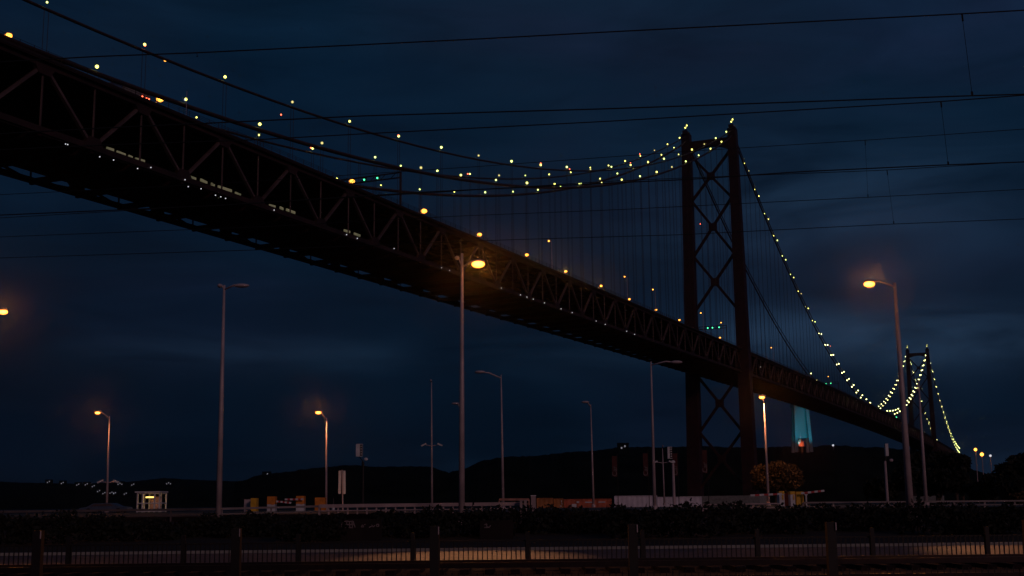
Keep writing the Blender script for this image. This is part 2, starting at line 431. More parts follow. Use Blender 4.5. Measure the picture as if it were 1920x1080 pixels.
# stiffening trusses
u_nodes = []                                                 # top nodes
k = 36
while True:
    u = 12.8 + PN * k if k >= 0 else -LM * 0
    if k < 0: break
    u_nodes.append(u); k -= 1
tops = u_nodes[:]                                            # from far left to the tower
um = -(PN - 12.8)
while um > -LM - 480: tops.append(um); um -= PN
dg, vt = [], []
for s in (1, -1):
    ch = MB(); v = s * HW
    for hi in (zt, zb):
        for i in range(len(tops) - 1):
            a, b = tops[i], tops[i + 1]
            ch.beam(W(a, v, hi(a)), W(b, v, hi(b)), .75, .95)
    for i, a in enumerate(tops[:-1]):
        mid = a - PN / 2
        if s == 1 or a > 0:
            dg.append((W(a, v, 0).y + (4000 if s < 0 else 0), W(a, v, zt(a)), W(mid, v, zb(mid)))); dg.append((W(mid, v, 0).y + (4000 if s < 0 else 0), W(mid, v, zb(mid)), W(tops[i + 1], v, zt(tops[i + 1]))))
        else:
            ch.beam(W(a, v, zt(a)), W(mid, v, zb(mid)), .5, .5); ch.beam(W(mid, v, zb(mid)), W(tops[i + 1], v, zt(tops[i + 1])), .5, .5)
        vt.append((W(a, v, 0).y + (4000 if s < 0 else 0), W(a, v, zb(a)), W(a, v, zt(a)))); vt.append((W(mid, v, 0).y + (4000 if s < 0 else 0), W(mid, v, zb(mid)), W(mid, v, zt(mid))))
        # gusset plates
        for uu, zz, sg in ((a, zt(a), -1), (mid, zb(mid), 1)):
            ch.add([W(uu + x, v + y * .42, zz + sg * h) for y in (-1, 1) for x, h in ((-2.3, 0), (2.3, 0), (1.1, 1.6), (-1.1, 1.6))], BOXF)
    tr = ch.build('stiffening_truss', STEELD, bridge)
for lst, nm, w_ in ((dg, 'truss_diagonal', .58), (vt, 'truss_vertical', .30)):
    lst.sort(key=lambda q: q[0]); r_ = MB()
    for i, (D, a, b) in enumerate(lst):
        t = r_ if i >= 100 else MB()
        t.beam(a, b, w_, w_ * .8)
        if i < 100: t.build(nm, STEELW, bridge)
    tag(r_.build(nm, STEELW, bridge), kind='stuff')
# decks
ug = [UEND - i * 12 for i in range(int((UEND + LM + 480) / 12))]
def strip(mb, v0, v1, zf0, zf1):
    vs_ = []
    for u in ug: vs_ += [W(u, v0, zf0(u)), W(u, v1, zf0(u)), W(u, v1, zf1(u)), W(u, v0, zf1(u))]
    fs = [(4 * i + k, 4 * i + (k + 1) % 4, 4 * i + 4 + (k + 1) % 4, 4 * i + 4 + k) for i in range(len(ug) - 1) for k in range(4)] + [(0, 1, 2, 3)]
    mb.add(vs_, fs)
rd = MB(); strip(rd, -HW - 1.1, HW + 1.1, lambda u: zt(u) + .48, lambda u: zt(u) + .8)
for v in (-8, -4.5, -1.5, 1.5, 4.5, 8): strip(rd, v - .15, v + .15, lambda u: zt(u) - .3, lambda u: zt(u) + .6)
rdo = rd.build('road_deck', mat('deck_dark_steel', (.022, .008, .008), .7, 0, .3, .5), bridge)
fb = MB()
for u in np.arange(12.8 + PN * 34, -LM - 470, -PN / 2):
    fb.beam(W(u, -HW, zt(u) - .2), W(u, HW, zt(u) - .2), .45, 1.3)
fb.build('floor_beam', STEEL, rdo)
rw = MB(); strip(rw, -8.0, 7.2, lambda u: zb(u) + .2, lambda u: zb(u) + .8)
strip(rw, -8.0, -7.8, lambda u: zb(u) + .81, lambda u: zb(u) + 4.2); strip(rw, 7.3, 9.6, lambda u: zb(u) + .1, lambda u: zb(u) + .3)
rwo = rw.build('railway_deck', mat('rail_deck_steel', (.018, .007, .007), .8, 0, .3, .5), bridge)
fb = MB()
for i, u in enumerate(np.arange(12.8 + PN * 34, -LM - 470, -PN / 2)):
    fb.beam(W(u, -HW, zb(u) - .35), W(u, HW, zb(u) - .35), .6, 1.0)
    if i % 2 == 0:
        fb.beam(W(u, -HW, zb(u) - .1), W(u - PN / 2, -8.0, zb(u) - .1), .35, .35); fb.beam(W(u, -HW, zb(u) - .1), W(u + PN / 2, -8.0, zb(u) - .1), .35, .35)
fb.build('floor_beam', STEEL, rwo)
for s in (1, -1):
    ra = MB(); v = s * (HW + .95)
    for dz in (1.3, 1.6, 1.9):
        pts = [W(u, v, zt(u) + dz) for u in ug]; ra.tube(pts, .035, 4)
    for u in np.arange(UEND, -700, -2.75): ra.beam(W(u, v, zt(u) + .8), W(u, v, zt(u) + 1.95), .08, .08)
    strip(ra, v - .05, v + .05, lambda u: zt(u) + .3, lambda u: zt(u) + .95)
    ra.build('parapet_railing', STEELD, bridge)
# small lamps on the lower service walkway, then glowing strips for reflections
for i, (px, py) in enumerate(((123, 270), (127, 271), (187, 294), (213, 300), (258, 316), (283, 314), (347, 337), (353, 350), (377, 354), (404, 366), (414, 369), (423, 372), (514, 394), (650, 440), (670, 447), (739, 466), (828, 502), (843, 507), (940, 540), (976, 553), (988, 557), (1000, 561), (1021, 568), (1052, 579), (1073, 586), (1118, 602), (1135, 608), (1175, 621), (1190, 627), (1426, 688))):
    u, z = on_plane(px, py, HW + .5)
    MB().ball(W(u, HW + .5, z), .08 + .00016 * (560 - u), 6, 4).build('marker_light', L_M, bridge)
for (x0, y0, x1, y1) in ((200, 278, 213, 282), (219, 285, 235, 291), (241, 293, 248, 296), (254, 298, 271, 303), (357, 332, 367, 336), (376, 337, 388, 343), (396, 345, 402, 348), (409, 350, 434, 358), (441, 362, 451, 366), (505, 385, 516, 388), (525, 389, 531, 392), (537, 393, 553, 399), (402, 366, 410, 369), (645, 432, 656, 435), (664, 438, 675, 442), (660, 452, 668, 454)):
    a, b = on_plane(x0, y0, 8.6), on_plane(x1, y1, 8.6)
    MB().beam(W(a[0], 8.6, a[1]), W(b[0], 8.6, b[1]), .22, .5).build('reflection_strip', L_T, bridge)  # dim emissive strips stand in for light reflected under the deck

# ------------------------------------------------------------------ lamps on the bridge deck
ORD = ['first', 'second', 'third', 'fourth', 'fifth', 'sixth', 'seventh', 'eighth', 'ninth', 'tenth', 'eleventh', 'twelfth', 'thirteenth', 'fourteenth', 'fifteenth', 'sixteenth']
def deck_lamp(u, z, v, lit, label, r_=.42, strong=False, beam=0):
    zg = zt(u) + .8; base = W(u, v + (.9 if v > 0 else -.9), zg)
    t = thing('street_lamp', base, label, 'street lamp', 'street lamps along the bridge deck')
    head = W(u, v, z)
    MB().tube([base, base + Vector((0, 0, (z - zg) * .96))], [.13, .08], 6).build('pole', POLE, t)
    MB().tube([base + Vector((0, 0, (z - zg) * .96)), head + Vector((0, 0, .25))], .06, 5).build('arm', POLE, t)
    hd = MB().box(head + Vector((0, 0, .3)), (.5, .9, .18), YAW).build('lamp_head', POLE, t)
    if lit:
        MB().ball(head, r_, 9, 6, (1, 1, .75)).build('bulb', L_OD, hd)
        if beam: light('halo_spot', 'SPOT', head - Vector((0, .6, 0)), beam, (1., .42, .08), t, .1, 40, .5, CAM)  # extra spot aimed at the camera, added to raise a halo
        if strong: light('deck_lamp_light', 'SPOT', head - Vector((0, 0, .5)), 2600, (1., .5, .16), t, .3, 150, .5, head - Vector((0, 0, 10)))
farp = [(16, 67, 1), (300, 186, 1), (660, 340, 1), (795, 396, 1), (899, 440, 1), (988, 478, 1), (1061, 509, 1), (1127, 536, 1), (1180, 561, 1), (1230, 581, 1), (1274, 600, 1), (1350, 633, 1), (1483, 695, 1), (1503, 704, 1)]
for i, (px, py, lit) in enumerate(farp):
    u, z = on_plane(px, py, -10.6)
    deck_lamp(u, z, -10.6, 1, 'orange lamp shining on the bridge deck rim, %s from the left of the bright row' % ORD[i], .88 if i == 3 else .74 if i in (1, 2, 4) else (.64 if i < 6 else .52), i in (2, 3, 4, 5), (0, 4500, 4500, 8000, 5000, 4500, 4000, 3000, 0, 0, 0, 0, 0, 0)[i])
for i, (px, py) in enumerate(((1029, 452), (1171, 519), (1224, 543), (1314, 587), (1352, 605), (1446, 652), (1553, 706), (1630, 755))):
    u, z = on_plane(px, py, 10.6)
    deck_lamp(u, z, 10.6, 1, 'small faint lamp standing higher above the near bridge edge, %s from the left' % ORD[i], .30)
u, z = on_plane(334, 189, 10.6)
t = thing('camera_mast', W(u, 12.4, zt(u) + .8), 'thin mast with a tiny white lamp above the truss, right of the truck', 'mast')
tp = on_plane(334, 163, 12.4)
MB().tube([W(u, 12.4, zt(u) + .8), W(u, 12.4, tp[1])], .05, 5).build('mast', POLE, t)
MB().ball(W(u, 12.0, z), .16, 6, 4, (.7, .7, 1.3)).build('lamp', L_M, t)
# gantries with green lane signals
def gantry(u, zs, label, vs_, r_=.3):
    t = thing('signal_gantry', W(u, 0, zt(u) + .8), label, 'gantry', 'lane signal gantries over the bridge deck')
    g = MB()
    for s in (1, -1): g.beam(W(u, s * 10.9, zt(u) + .82), W(u, s * 10.9, zs + .8), .35, .35)
    for dz in (.8, -.4): g.beam(W(u, -10.9, zs + dz), W(u, 10.9, zs + dz), .25, .25)
    for k in range(8): g.beam(W(u, -10.9 + 21.8 * k / 8, zs - .4), W(u, -10.9 + 21.8 * (k + .5) / 8, zs + .8), .12, .12)
    g.build('frame', STEEL, t)
    for v in vs_:
        b_ = MB().beam(W(u + .3, v - .5, zs), W(u + .3, v + .5, zs), .3, 1.0).build('signal_box', DARK, t)
        MB().ball(W(u + .62, v, zs), r_, 7, 5).build('green_lamp', L_G, b_)
def gantry_at(pxs, zg, label, r_=.3):
    pts = []
    for px, py in pxs:
        d = ray(px, py); tt = (zg - EYE) / d.z; du_ = d.x * -math.sin(YAW) + d.y * -math.cos(YAW); dv_ = d.x * math.cos(YAW) - d.y * math.sin(YAW)
        pts.append((CU + tt * du_, CV + tt * dv_))
    u = sum(p[0] for p in pts) / len(pts)
    gantry(u, zg, label, [max(-9.5, min(9.5, p[1])) for p in pts], r_)
gantry_at([(685, 338), (710, 335)], 82.0, 'lane gantry with two green signals behind the left truss', .22)
gantry_at([(1327, 615), (1337, 615), (1349, 614)], 85.6, 'lane gantry with three green signals just right of the nearer tower', .32)
gantry_at([(1541, 720), (1549, 719), (1557.5, 718.5)], 86.5, 'lane gantry with three green signals midway to the far tower', .34)
gantry_at([(1674.5, 782.5), (1681, 782.5)], 85.2, 'lane gantry with two green signals left of the far tower', .8)
gantry_at([(1808.5, 815), (1814.5, 815)], 83.5, 'lane gantry with green signals beyond the far tower', .8) if False else None
RW0 = mat('dull_truck_paint', (.22, .2, .2), .6)
# truck crossing the bridge
u, z = on_plane(270, 182, 8.0)
zr = zt(u) + .82
t = thing('truck', W(u + 4, 8, zr), 'grey box truck with three red tail lights on the bridge near the upper left', 'truck')
b_ = MB(); b_.beam(W(u, 8, zr + 1.9), W(u + 6.5, 8, zr + 1.9), 2.5, 2.2); b_.build('cargo_box', RW0, t)
MB().beam(W(u + 6.7, 8, zr + 1.5), W(u + 8.6, 8, zr + 1.45), 2.4, 1.8).build('cab', BLUE, t)
MB().beam(W(u, 8, zr + .65), W(u + 8.5, 8, zr + .65), 1.2, .3).build('chassis', DARK, t)
for du in (1.6, 2.9, 7.6):
    for dv in (-1.05, 1.05): MB().tube([W(u + du, 8 + dv - .15, zr + .5), W(u + du, 8 + dv + .15, zr + .5)], .5, 12).build('wheel', DARK, t)
for px, py in ((267, 181), (275, 184), (279.5, 186)):
    uu, zz = on_plane(px, py, 9.3); MB().ball(W(uu, 9.3, zz), .13, 6, 4).build('tail_light', L_R, t)

# ------------------------------------------------------------------ street lamps of the quay and avenue
def street_lamp(bx, tx, ty, D, label, heads, lit=False, ground=None, r0=.11, energy=0, glow=.3, mid=None, cone=120, name='street_lamp', group='street lamps on the quay', top_ext=0., road=False):
    ground = TER - .09 if ground is None else ground
    top = at(tx, ty, D); base = Vector((top.x, top.y, ground))
    bxp = at(bx, 940, D); base.x = base.x * .5 + bxp.x * .5; lean = Vector((top.x - base.x, 0, 0))
    t = thing(name, base, label, 'street lamp', group)
    MB().tube([base, base + Vector((0, 0, .25))], r0 * 1.6, 10).build('base_plate', POLE, t)
    MB().tube([base + Vector((0, 0, .0)), base * .5 + top * .5, top + Vector((0, 0, top_ext))], [r0, r0 * .72, r0 * .38], 10).build('pole', POLE, t, True)
    for j, (hx, hy, L_, lt) in enumerate(heads):
        h = at(hx, hy, D) ; h.y -= .4 if j == 0 else 0
        MB().tube([top - Vector((0, 0, .25)), (top - Vector((0, 0, .05))) * .4 + h * .6 + Vector((0, 0, .12)), h + Vector((0, 0, .06))], .045 * (D / 60) ** .5, 6).build('arm', POLE, t, True)
        hd = MB().ball(h + Vector((0, 0, .1)), 1, 12, 7, (L_ / 2, .22, .12)).build('lamp_head', POLE, t, True)
        if lt:
            MB().ball(h - Vector((0, 0, .06)), 1, 12, 7, (glow, glow * .8, glow * .55)).build('bulb', L_O, hd, True)
            light('lamp_light', 'SPOT', h - Vector((0, 0, glow * .7)), energy, (1., .42, .16), t, .2, 24 if road else cone, .9, Vector((h.x, 49, G0)) if road else h - Vector((0, 0, 10)))
            light('lamp_spill', 'POINT', h - Vector((0, 0, glow)), (8 if road else energy * .012), (1., .42, .16), t, .2)
            light('halo_spot', 'SPOT', h - Vector((0, glow + .5, .15)), (2300 if road else 1100), (1., .30, .05), t, .1, 44, .5, CAM)  # added spot towards the camera, only for the halo in the haze
    if mid:
        y_, dx = mid; c = at(tx + (bx - tx) * (y_ - ty) / (940 - ty), y_, D)
        for s in (-1, 1):
            e = c + Vector((s * dx, 0, .12)); MB().tube([c, e], .04, 5).build('bracket', POLE, t)
            MB().beam(e - Vector((s * .22, .12, -.1)), e + Vector((s * .3, -.12, -.12)), .38, .16).build('floodlight', WHITE, t)
    return t
AV = 70.0
street_lamp(413, 420.5, 535, AV, 'tall unlit lamp post with a grey arm head, left of the barrier boxes', [(456, 541, .9, 0), (412, 539, .28, 0)], ground=5.9, r0=.18, group='tall lamps along the avenue')
street_lamp(862.5, 866.5, 493, AV, 'tall lamp post with a big blazing orange lamp against the bridge truss', [(897, 496, .8, 1), (857, 487, .28, 0)], lit=True, ground=5.9, r0=.19, energy=17000, glow=.40, road=True, group='tall lamps along the avenue', top_ext=.55)
street_lamp(1708, 1677.5, 530, AV, 'tall leaning-looking post with a lit orange lamp, in front of the far tower', [(1626, 533, .6, 1)], lit=True, ground=5.9, r0=.22, energy=17000, glow=.33, road=True, group='tall lamps along the avenue')
street_lamp(-70, -52, 578, AV, 'tall lamp with its lit orange head at the left picture edge', [(11, 585, .5, 1)], lit=True, ground=5.9, r0=.18, energy=10000, glow=.28, road=True, group='tall lamps along the avenue')
street_lamp(203, 205.5, 780, 125, 'lit quay lamp with two small floodlights on its pole, left of the glass booth', [(185.5, 773.5, .9, 1)], lit=True, r0=.13, energy=1000, glow=.27, mid=(905, .75))
street_lamp(613, 612.5, 783, 122, 'lit quay lamp beside the orange box and the small cone', [(598, 773, .9, 1)], lit=True, r0=.13, energy=1500, glow=.29)
street_lamp(1441, 1432, 750, 118, 'lit quay lamp rising beside the round orange-lit tree', [(1427, 744.5, .8, 1)], lit=True, r0=.14, energy=1900, glow=.29, cone=165)
street_lamp(945, 939.5, 703, 95, 'unlit lamp with a long left arm, behind the white railing end', [(900, 701, .85, 0)], r0=.12)
street_lamp(1114, 1107.5, 758, 122, 'unlit lamp behind the rust orange container', [(1097, 756.5, .8, 0)], r0=.12)
street_lamp(1226, 1220.5, 678, 85, 'unlit lamp in front of the white container, head under the deck', [(1267, 683, .85, 0)], r0=.13)
street_lamp(864, 865, 762, 126, 'distant unlit lamp half hidden by the tall blazing lamp post', [(854, 759, .8, 0)], r0=.1)
street_lamp(1735, 1722, 712, 100, 'slender unlit pole right of the tallest right-hand lamp post', [(1716, 734, .3, 0)], r0=.16, name='lamp_post')
street_lamp(811, 809, 712, 130, 'slim unlit mast with two small floodlights halfway up', [(808, 716, .2, 0)], r0=.13, mid=(836, .8), name='floodlight_mast', group='floodlight masts')
street_lamp(1246, 1242, 836, 150, 'short slim mast with twin floodlights, between unlit lamp and box post', [(1242, 838, .2, 0)], r0=.11, mid=(868, .9), name='floodlight_mast', group='floodlight masts')
# two far lamps on the right hillside and a white one on the hill
for i, (px, py, m_, rr, lab) in enumerate(((1829, 843, L_OD, .40, 'left one of two distant amber lamps above the tree gap'), (1841, 852, L_OD, .48, 'right, lower one of two distant amber lamps above the tree gap'), (1857, 854.5, L_M, .3, 'small white lamp beside the right-hand trees'), (1562, 835, L_M, .0, 'tiny white lamp on the hill crest right of the teal monument'))):
    D = 320 if i < 3 else 2400; p = at(px, py, D); rr = rr if rr else 1.9
    g = 5.3 if i < 3 else p.z - 9
    t = thing('street_lamp', (p.x, p.y, g), lab, 'street lamp', 'distant street lamps')
    MB().tube([(p.x, p.y, g), (p.x, p.y, p.z)], .1 if i < 3 else .4, 6).build('pole', POLE, t)
    MB().ball(p, rr, 9, 6).build('bulb', m_, t)

# posts with a tall white box
def box_post(x0, y0, x1, y1, pole_x, D, label, flood):
    g = TER - .09 if D < 120 else 6.0; a = at(x0, y0, D); b = at(x1, y1, D); px = at(pole_x, 940, D).x
    t = thing('sign_post', (px, D, g), label, 'sign post', 'posts with tall white boxes')
    MB().tube([(px, D, g), (px, D, b.z - .6)], [.2, .15], 8).build('post', DARK if x0 < 1000 else POLE, t)
    MB().beam((px, D, b.z - .6), ((a.x + b.x) / 2, D, b.z - .02), .1, .1).build('bracket', DARK, t)
    bx_ = MB().box(((a.x + b.x) / 2, D, (a.z + b.z) / 2), (b.x - a.x, .5, a.z - b.z)).build('sign_box', WHITE, t)
    if x0 < 1400:
        q = MB()
        for k in range(4): q.box((b.x - .14, D - .262, b.z + (a.z - b.z) * (.2 + .2 * k)), (.16, .02, .13))
        MB().box((b.x - .15, D - .254, (a.z + b.z) / 2), (.30, .012, (a.z - b.z) * .9)).build('dark_face', DARK, bx_)
        q.build('lettering', WHITE, bx_)
    f = at(*flood, D); MB().ball(f, .2, 8, 5, (1.3, .8, 1)).build('floodlight', WHITE if x0 < 1300 else POLE, t)
box_post(668, 832.5, 680, 856, 680, 150, 'grey post topped by a white box with a round floodlight, left of centre', (686, 861))
box_post(1251, 838, 1260.5, 860, 1264, 150, 'post with white box between the twin-floodlight mast and the banners', (1262, 866))
box_post(1658.5, 832, 1665.5, 855, 1664, 150, 'post with narrow white box, left of the tall lamp post', (1671, 863))
# tall two-panel sign
t = thing('panel_sign', at(642, 946, 128), 'thin post carrying two narrow vertical white panels', 'sign')
p0 = at(643, 946, 128)
for (x0, x1) in ((635, 638.2), (643.2, 647.4)):
    a, b = at(x0, 882.5, 128), at(x1 + .6, 926, 128); MB().add([(a.x, 128, a.z), (a.x + .25, 128, a.z), (b.x, 128, b.z), (b.x - .25, 128, b.z)] + [(a.x, 128.08, a.z), (a.x + .25, 128.08, a.z), (b.x, 128.08, b.z), (b.x - .25, 128.08, b.z)], BOXF).build('panel', WHITE, t)
MB().tube([(p0.x, 128.15, 6.0), (at(641, 881, 128).x, 128.15, at(641, 881, 128).z)], .07, 6).build('post', POLE, t)

# ------------------------------------------------------------------ barrier boxes, booth, railing, containers
def cab(x0, y0, x1, label, D=100, top=ORG, low=WHITE, split=.5, name='barrier_machine', depth=.8, side=None):
    a = at(x0, y0, D); b = at(x1, y0, D); g = TER - .09; w_ = b.x - a.x; h = a.z - g; cx = (a.x + b.x) / 2
    t = thing(name, (cx, D, g), label, 'barrier machine', 'barrier machines at the quay gate')
    MB().box((cx, D, g + .04), (w_ + .1, depth + .1, .08)).build('plinth', CONC, t)
    if low is not None:
        MB().box((cx, D, g + .08 + (h - .08) * (1 - split) / 2), (w_, depth, (h - .08) * (1 - split))).build('body', low, t)
        MB().box((cx, D, g + h - h * split / 2), (w_ + .02, depth + .02, h * split)).build('hood', top, t)
    else: MB().box((cx, D, g + .08 + (h - .08) / 2), (w_, depth, h - .08)).build('body', top, t)
    MB().box((cx + w_ * .2, D - depth / 2 - .02, g + h * .62), (w_ * .3, .02, h * .3)).build('door_panel', YEL if top is YEL else top, t)
    return t
def arm(t, x0, y0, x1, y1, D, m1=WHITE):
    a, b = at(x0, y0, D), at(x1, y1, D); n = 7
    for nm, m_, off in (('boom', WHITE, 0), ('boom_stripes', REDP, 1)):
        q = MB()
        for k in range(n):
            if k % 2 == off: q.beam(a.lerp(b, k / n), a.lerp(b, (k + 1) / n), .05, .14)
        q.build(nm, m_, t)
cab(472, 934, 483, 'yellow barrier machine, leftmost of the barrier boxes', top=YEL, low=None)
t = thing('ticket_reader', (at(465, 940, 101).x, 101, TER - .09), 'low grey ticket reader left of the yellow barrier machine', 'ticket machine')
a = at(465, 936, 101); MB().box((a.x, 101, (a.z + TER) / 2), (.5, .5, a.z - TER + .09)).build('body', POLE, t); MB().box((a.x - .1, 101, a.z + .03), (.75, .6, .06)).build('hood', DARK, t)
t1 = cab(503, 931, 517.5, 'barrier machine, orange over white, boom pointing down to the right')
arm(t1, 518, 940, 546, 943, 99.4)
t2 = cab(557, 930, 571.5, 'barrier machine, orange over white, boom level to the left')
arm(t2, 569, 936, 534, 936.5, 99.3)
cab(592, 933, 611, 'wide plain orange barrier cabinet at the foot of the lit lamp', top=ORG, low=None)
# cone-like bollard
p = at(625, 946, 105); t = thing('traffic_cone', (p.x, 105, TER - .09), 'small cone with white foot beside the orange cabinet', 'cone')
MB().tube([(p.x, 105, TER), (p.x, 105, TER + .3)], .13, 8).build('foot', WHITE, t); MB().tube([(p.x, 105, TER + .3), (p.x, 105, at(625, 933, 105).z)], [.11, .03], 8).build('cone', DARK, t)
# right gate group
D = 92
t3 = cab(1458.5, 921, 1468, 'white barrier machine with yellow cap and boom to the left, right of the tree', D, YEL, WHITE, .18)
arm(t3, 1466, 926, 1407, 929, D - .8)
cab(1468.5, 925, 1478.5, 'rust brown cabinet between the two white-fronted machines', D + .9, REDC, None)
cab(1479.5, 921.5, 1488, 'narrow white barrier machine with yellow cap, second in its row', D, YEL, WHITE, .2)
t4 = cab(1490.5, 922, 1504, 'yellow orange barrier machine with boom raised to the right', D, YEL, None)
arm(t4, 1502, 925, 1545.5, 920, D - .8)
p = at(1511, 925, D - .8); t = thing('boom_rest', (p.x, D - .8, TER - .09), 'thin forked post holding up the right-hand boom', 'post')
MB().beam((p.x, D - .8, TER - .09), (p.x, D - .8, p.z - .1), .09, .09).build('post', WHITE, t); MB().beam((p.x - .12, D - .8, p.z - .1), (p.x + .12, D - .8, p.z - .1), .06, .06).build('fork', WHITE, t)
# glass booth
D = 118; a, b = at(265, 924, D), at(306, 922, D); g = TER - .09; w_ = b.x - a.x; dp = 2.2; zt_ = a.z
t = thing('glass_booth', ((a.x + b.x) / 2, D, g), 'small white framed glass booth with a yellow tube light inside', 'booth')
q = MB()
for fx in (0, .23, .77, 1): 
    for yy in (-dp / 2, dp / 2): q.box((a.x + w_ * fx, D + yy, (g + zt_) / 2), (.12, .12, zt_ - g))
for zz in (g + .1, g + (zt_ - g) * .46, zt_ - .06):
    for yy in (-dp / 2, dp / 2): q.box(((a.x + b.x) / 2, D + yy + .002, zz), (w_, .10, .10))
    for xx in (a.x, b.x): q.box((xx, D, zz), (.1, dp - .12, .1))
q.build('frame', WHITE, t)
MB().box(((a.x + b.x) / 2 - .05, D, zt_ + .06), (w_ + .35, dp + .4, .12)).build('roof', WHITE, t)
MB().box(((a.x + b.x) / 2 + .1, D + dp / 2 - .2, (g + zt_) / 2 - .1), (w_ * .5, .04, zt_ - g - .5)).build('inner_panel', mat('booth_board', (.35, .2, .22), .8), t)
c = at(285.5, 932.3, D); MB().box((c.x, D - .6, c.z), (.85, .1, .13)).build('tube_light', L_Y, t)
light('booth_light', 'POINT', (c.x, D - .6, c.z - .2), 9, (1., .6, .25), t, .1)
# railings at the terrace edge
def railing(x0, y0, x1, y1, D, label, h, post_step, m_, band):
    a, b = at(x0, y0, D), at(x1, y1, D); t = thing('guard_rail', ((a.x + b.x) / 2, D, a.z - h), label, 'guard rail', 'guard rails at the quay edge')
    MB().beam(a, b, .07, band).build('rail', m_, t)
    n = min(99, int((b.x - a.x) / post_step))
    for k in range(n + 1):
        p = a.lerp(b, k / max(n, 1)); MB().box((p.x, D + .07, p.z - h / 2), (.09, .06, h)).build('post', m_, t)
    if h > .35: MB().beam(a - Vector((0, 0, h * .55)), b - Vector((0, 0, h * .55)), .05, .05).build('lower_rail', m_, t)
RW = mat('dull_rail_paint', (.30, .24, .24), .6, 0, .25, 1.)
RD = mat('dark_rail_paint', (.12, .09, .09), .6, 0, .25, 1.)
RP = mat('pale_pink_rail_paint', (.50, .36, .36), .6, 0, .25, 1.)
railing(-40, 960, 410, 954.5, 75, 'long dull guard rail left of the tall unlit lamp post', .7, 2.4, RD, .13)
railing(416, 954, 600, 949.3, 74.6, 'dull guard rail below the barrier machines', .55, 2.0, RW, .12)
railing(598, 949, 975, 944.5, 74, 'pale guard rail with many short posts, across the centre', .5, .55, RP, .20)
railing(936, 936.5, 992, 936.5, 79, 'upper rust coloured rail end beside the white post', .5, 1.2, mat('rust_rail_paint', (.45, .2, .15), .6), .14)
railing(1318, 946.5, 1460, 944, 74, 'thin pinkish guard rail between white container and right barriers', .4, 1.3, RP, .07)
railing(1506, 942.5, 1960, 938.5, 74, 'thin guard rail running to the right picture edge', .4, 1.6, RW, .09)
for i, (px, w_) in enumerate(((977, 4.5), (1000, 8.5), (985, 5))):
    p = at(px, 930 if i == 1 else 939, 73.5); h = p.z - 6.2
    t = thing('gate_post', (p.x, 73.5, 6.2), ('squat pale post ending the white railing', 'tall square white post beside the rust containers', 'low pinkish post next to the tall square white post')[i], 'post')
    MB().box((p.x, 73.5, 6.2 + h / 2), (w_ * 73.5 / 2320, .28, h)).build('shaft', RP, t); MB().box((p.x, 73.5, p.z + .02), (w_ * 73.5 / 2320 + .05, .33, .05)).build('cap', WHITE if i == 1 else RP, t)
# containers
def container(x0, x1, ytop, D, label, m_, marks=None, ribs=.28):
    a, b = at(x0, ytop, D), at(x1, ytop, D); g = 5.3; h = a.z - g; w_ = b.x - a.x
    t = thing('shipping_container', ((a.x + b.x) / 2, D, g), label, 'container', 'containers on the quay')
    q = MB(); n = int(w_ / ribs); vs_ = []
    for k in range(n + 1):
        off = .0 if (k // 2) % 2 else .05
        vs_ += [(a.x + .15 + (w_ - .3) * k / n, D - 1.2 + off, g + .15), (a.x + .15 + (w_ - .3) * k / n, D - 1.2 + off, g + h - .12)]
    q.add(vs_, [(2 * k, 2 * k + 2, 2 * k + 3, 2 * k + 1) for k in range(n)])
    q.box(((a.x + b.x) / 2, D + .02, g + h / 2), (w_ - .1, 2.3, h - .1)); q.build('body', m_, t)
    fr = MB()
    for xx in (a.x + .08, b.x - .08): fr.box((xx, D - 1.22, g + h / 2), (.16, .12, h))
    for zz in (g + .08, g + h - .06): fr.box(((a.x + b.x) / 2, D - 1.23, zz), (w_, .12, .14))
    fr.build('frame', m_, t)
    if marks:
        q = MB()
        for (mx0, my0, mx1, my1) in marks:
            c0, c1 = at(mx0, my0, D - 1.3), at(mx1, my1, D - 1.3); q.box(((c0.x + c1.x) / 2, D - 1.3, (c0.z + c1.z) / 2), (c1.x - c0.x, .02, c0.z - c1.z))
        q.build('painted_marks', WHITE, t)
    return t
WC = mat('white_container_paint', (.78, .70, .78), .6, 0, .15, .5)
container(1151, 1231, 930, 275, 'left one of two long white containers end to end', WC)
container(1231.6, 1314, 932, 275.5, 'right one of two long white containers end to end', WC)
container(1006, 1037, 934, 270, 'ochre brown container right of the tall white post', mat('ochre_container', (.55, .19, .05), .6, 0, .35, .6))
container(1038, 1056, 935, 270.5, 'short ochre container with a chain of white marks, in the middle of the brown row', mat('ochre_container', (.55, .19, .05)), [(1052, 938, 1053.4, 942), (1053, 943, 1054, 946), (1050, 948, 1053, 950)])
container(1057, 1146, 936, 271, 'long rust red container with white logo marks', REDC, [(1072, 945, 1081, 951), (1081, 940, 1086, 943), (1097, 940.8, 1111, 942.6), (1122, 940.5, 1135, 942.2)])
lq = at(1030, 800, 240); 
